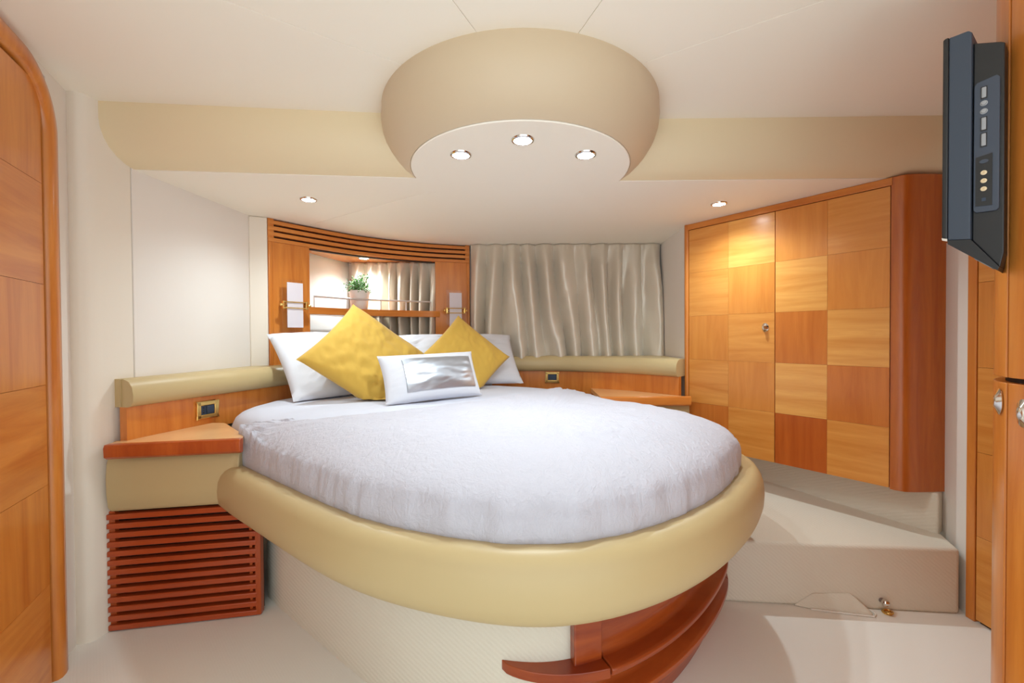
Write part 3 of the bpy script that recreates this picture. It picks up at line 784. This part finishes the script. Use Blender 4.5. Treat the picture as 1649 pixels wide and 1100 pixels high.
s_at = lambda r: length(CP[:next(i for i in range(it, len(FP)) if rat[i] > r) + 1])
for s, z, par in ((s_at(1.156), .918, dl_), (s_at(1.213), .905, dr_)):
    pq = sub(CP, s - .004, s + .004, 2); d3 = Vector((*(pq[2] - pq[0]).normalized(), 0)); n3 = Vector((d3.y, -d3.x, 0))
    c = Vector((pq[1].x, pq[1].y, z)) + n3 * .016
    MB().lathe(c, [(0, 0), (.015, 0), (.016, .002), (.011, .005), (.007, .008), (.007, .0075), (.004, .0088), (0, .009)], 20, d3, (0, 0, 1), n3, .8, 1.6).build('knob', CHROME, par)

# ------------------------------------------------------------------ television
tv = empty('television', (1.0, 1.0, 1.2), 'black wall-mounted television seen edge-on beside the curved cabinet', 'television')
P0 = Vector((.842, .829)); TW = Vector((.819, .573)).normalized(); TT = Vector((TW.y, -TW.x))
def tvp(wv, tv_, z): q = P0 + TW * wv + TT * tv_; return (q.x, q.y, 1.05 + (z - 1.05) * .985)
def tvprism(poly, w0, w1):   # polygon in (t, z) run along the width
    return MB().loft([[tvp(w0, a, z) for a, z in poly], [tvp(w1, a, z) for a, z in poly]])
TWD = .47
tvprism([(0, 1.239), (.0, 1.628), (.003, 1.630), (.008, 1.630), (.008, 1.236)], 0, TWD).build('bezel', BLACKP, tv, bevel=.002)
MB().loft([[tvp(w_, a, z) for a, z in ((-.0012, 1.285), (-.0012, 1.608), (.001, 1.608), (.001, 1.285))] for w_ in (.02, TWD - .02)]).build('screen', SCREEN, tv)
tvprism([(.0, 1.239), (.001, 1.234), (.008, 1.231), (.008, 1.236)], -.001, TWD).build('silver_strip', CHROME, tv)
tvprism([(.008, 1.234), (.008, 1.629), (.034, 1.628), (.0385, 1.622), (.0385, 1.230)], .001, TWD - .001).build('side_shell', SIDEP, tv, bevel=.002)
tvprism([(.0385, 1.229), (.0385, 1.606), (.073, 1.590), (.078, 1.586), (.079, 1.20), (.074, 1.172)], .014, TWD - .03).build('rear_shell', BLACKP, tv, bevel=.002)
tvprism([(.008, 1.2335), (.008, 1.226), (.072, 1.166), (.0745, 1.172), (.0385, 1.2295)], .003, TWD - .002).build('underside', BLACKP, tv)
mb = MB()
for k in range(6):
    u0 = .030 + k * .006
    mb.loft([[tvp(u0 + dw, a, 1.2255 - (a - .008) * .9375 + e_) for a, e_ in ((.040, .002), (.062, .002), (.062, -.0012), (.040, -.0012))] for dw in (0, .003)])
vt = mb.build('speaker_vent', GREYB, tv); vt['kind'] = 'stuff'
pn = tvprism([(.0405, 1.285), (.0405, 1.520), (.044, 1.526), (.069, 1.530), (.0728, 1.525), (.0728, 1.283), (.069, 1.279), (.044, 1.280)], .009, .016).build('port_panel', PORTP, tv, bevel=.001)
for zc, hz in ((1.5036, .0098), (1.445, .0115), (1.415, .0115)):
    tvprism([(.0503, zc - hz), (.0503, zc + hz), (.0563, zc + hz), (.0563, zc - hz)], .006, .0095).build('button', GREYB, pn, bevel=.0012)
    tvprism([(.0490, zc - hz - .0018), (.0490, zc + hz + .0018), (.0576, zc + hz + .0018), (.0576, zc - hz - .0018)], .0084, .0095).build('button_recess', BLACKP, pn)
ax, ay, az = Vector((*TT, 0)), Vector((0, 0, 1)), Vector((*-TW, 0))
for zc in (1.4837, 1.4685):
    MB().lathe(tvp(.009, .0533, zc), [(.0050, 0), (.0050, .0008), (.0036, .001), (.0032, .003), (0, .0032)], 18, ax, ay, az).build('round_button', GREYB, pn)
tvprism([(.0439, 1.292), (.0439, 1.384), (.0645, 1.387), (.0645, 1.290)], .0075, .0095).build('jack_plate', BLACKP, pn)
JW = base_mat('jack_cream', rgb(226, 206, 170), .35)
for zc in (1.3528, 1.3376, 1.3224):
    MB().lathe(tvp(.0075, .054, zc), [(.0042, 0), (.0042, .001), (.0030, .0018), (.0030, .004), (.0018, .004), (.0018, .002), (0, .002)], 18, ax, ay, az).build('jack', JW, pn)
MB().lathe(tvp(.0075, .054, 1.374), [(.0045, 0), (.0045, .001), (.0022, .0012), (0, .0006)], 16, ax, ay, az, 1.3, .8).build('antenna_port', PORTP, pn)
tvprism([(.0515, 1.2995), (.0515, 1.3055), (.0568, 1.3055), (.0568, 1.2995)], .0070, .008).build('headphone_port', NAVY, pn)
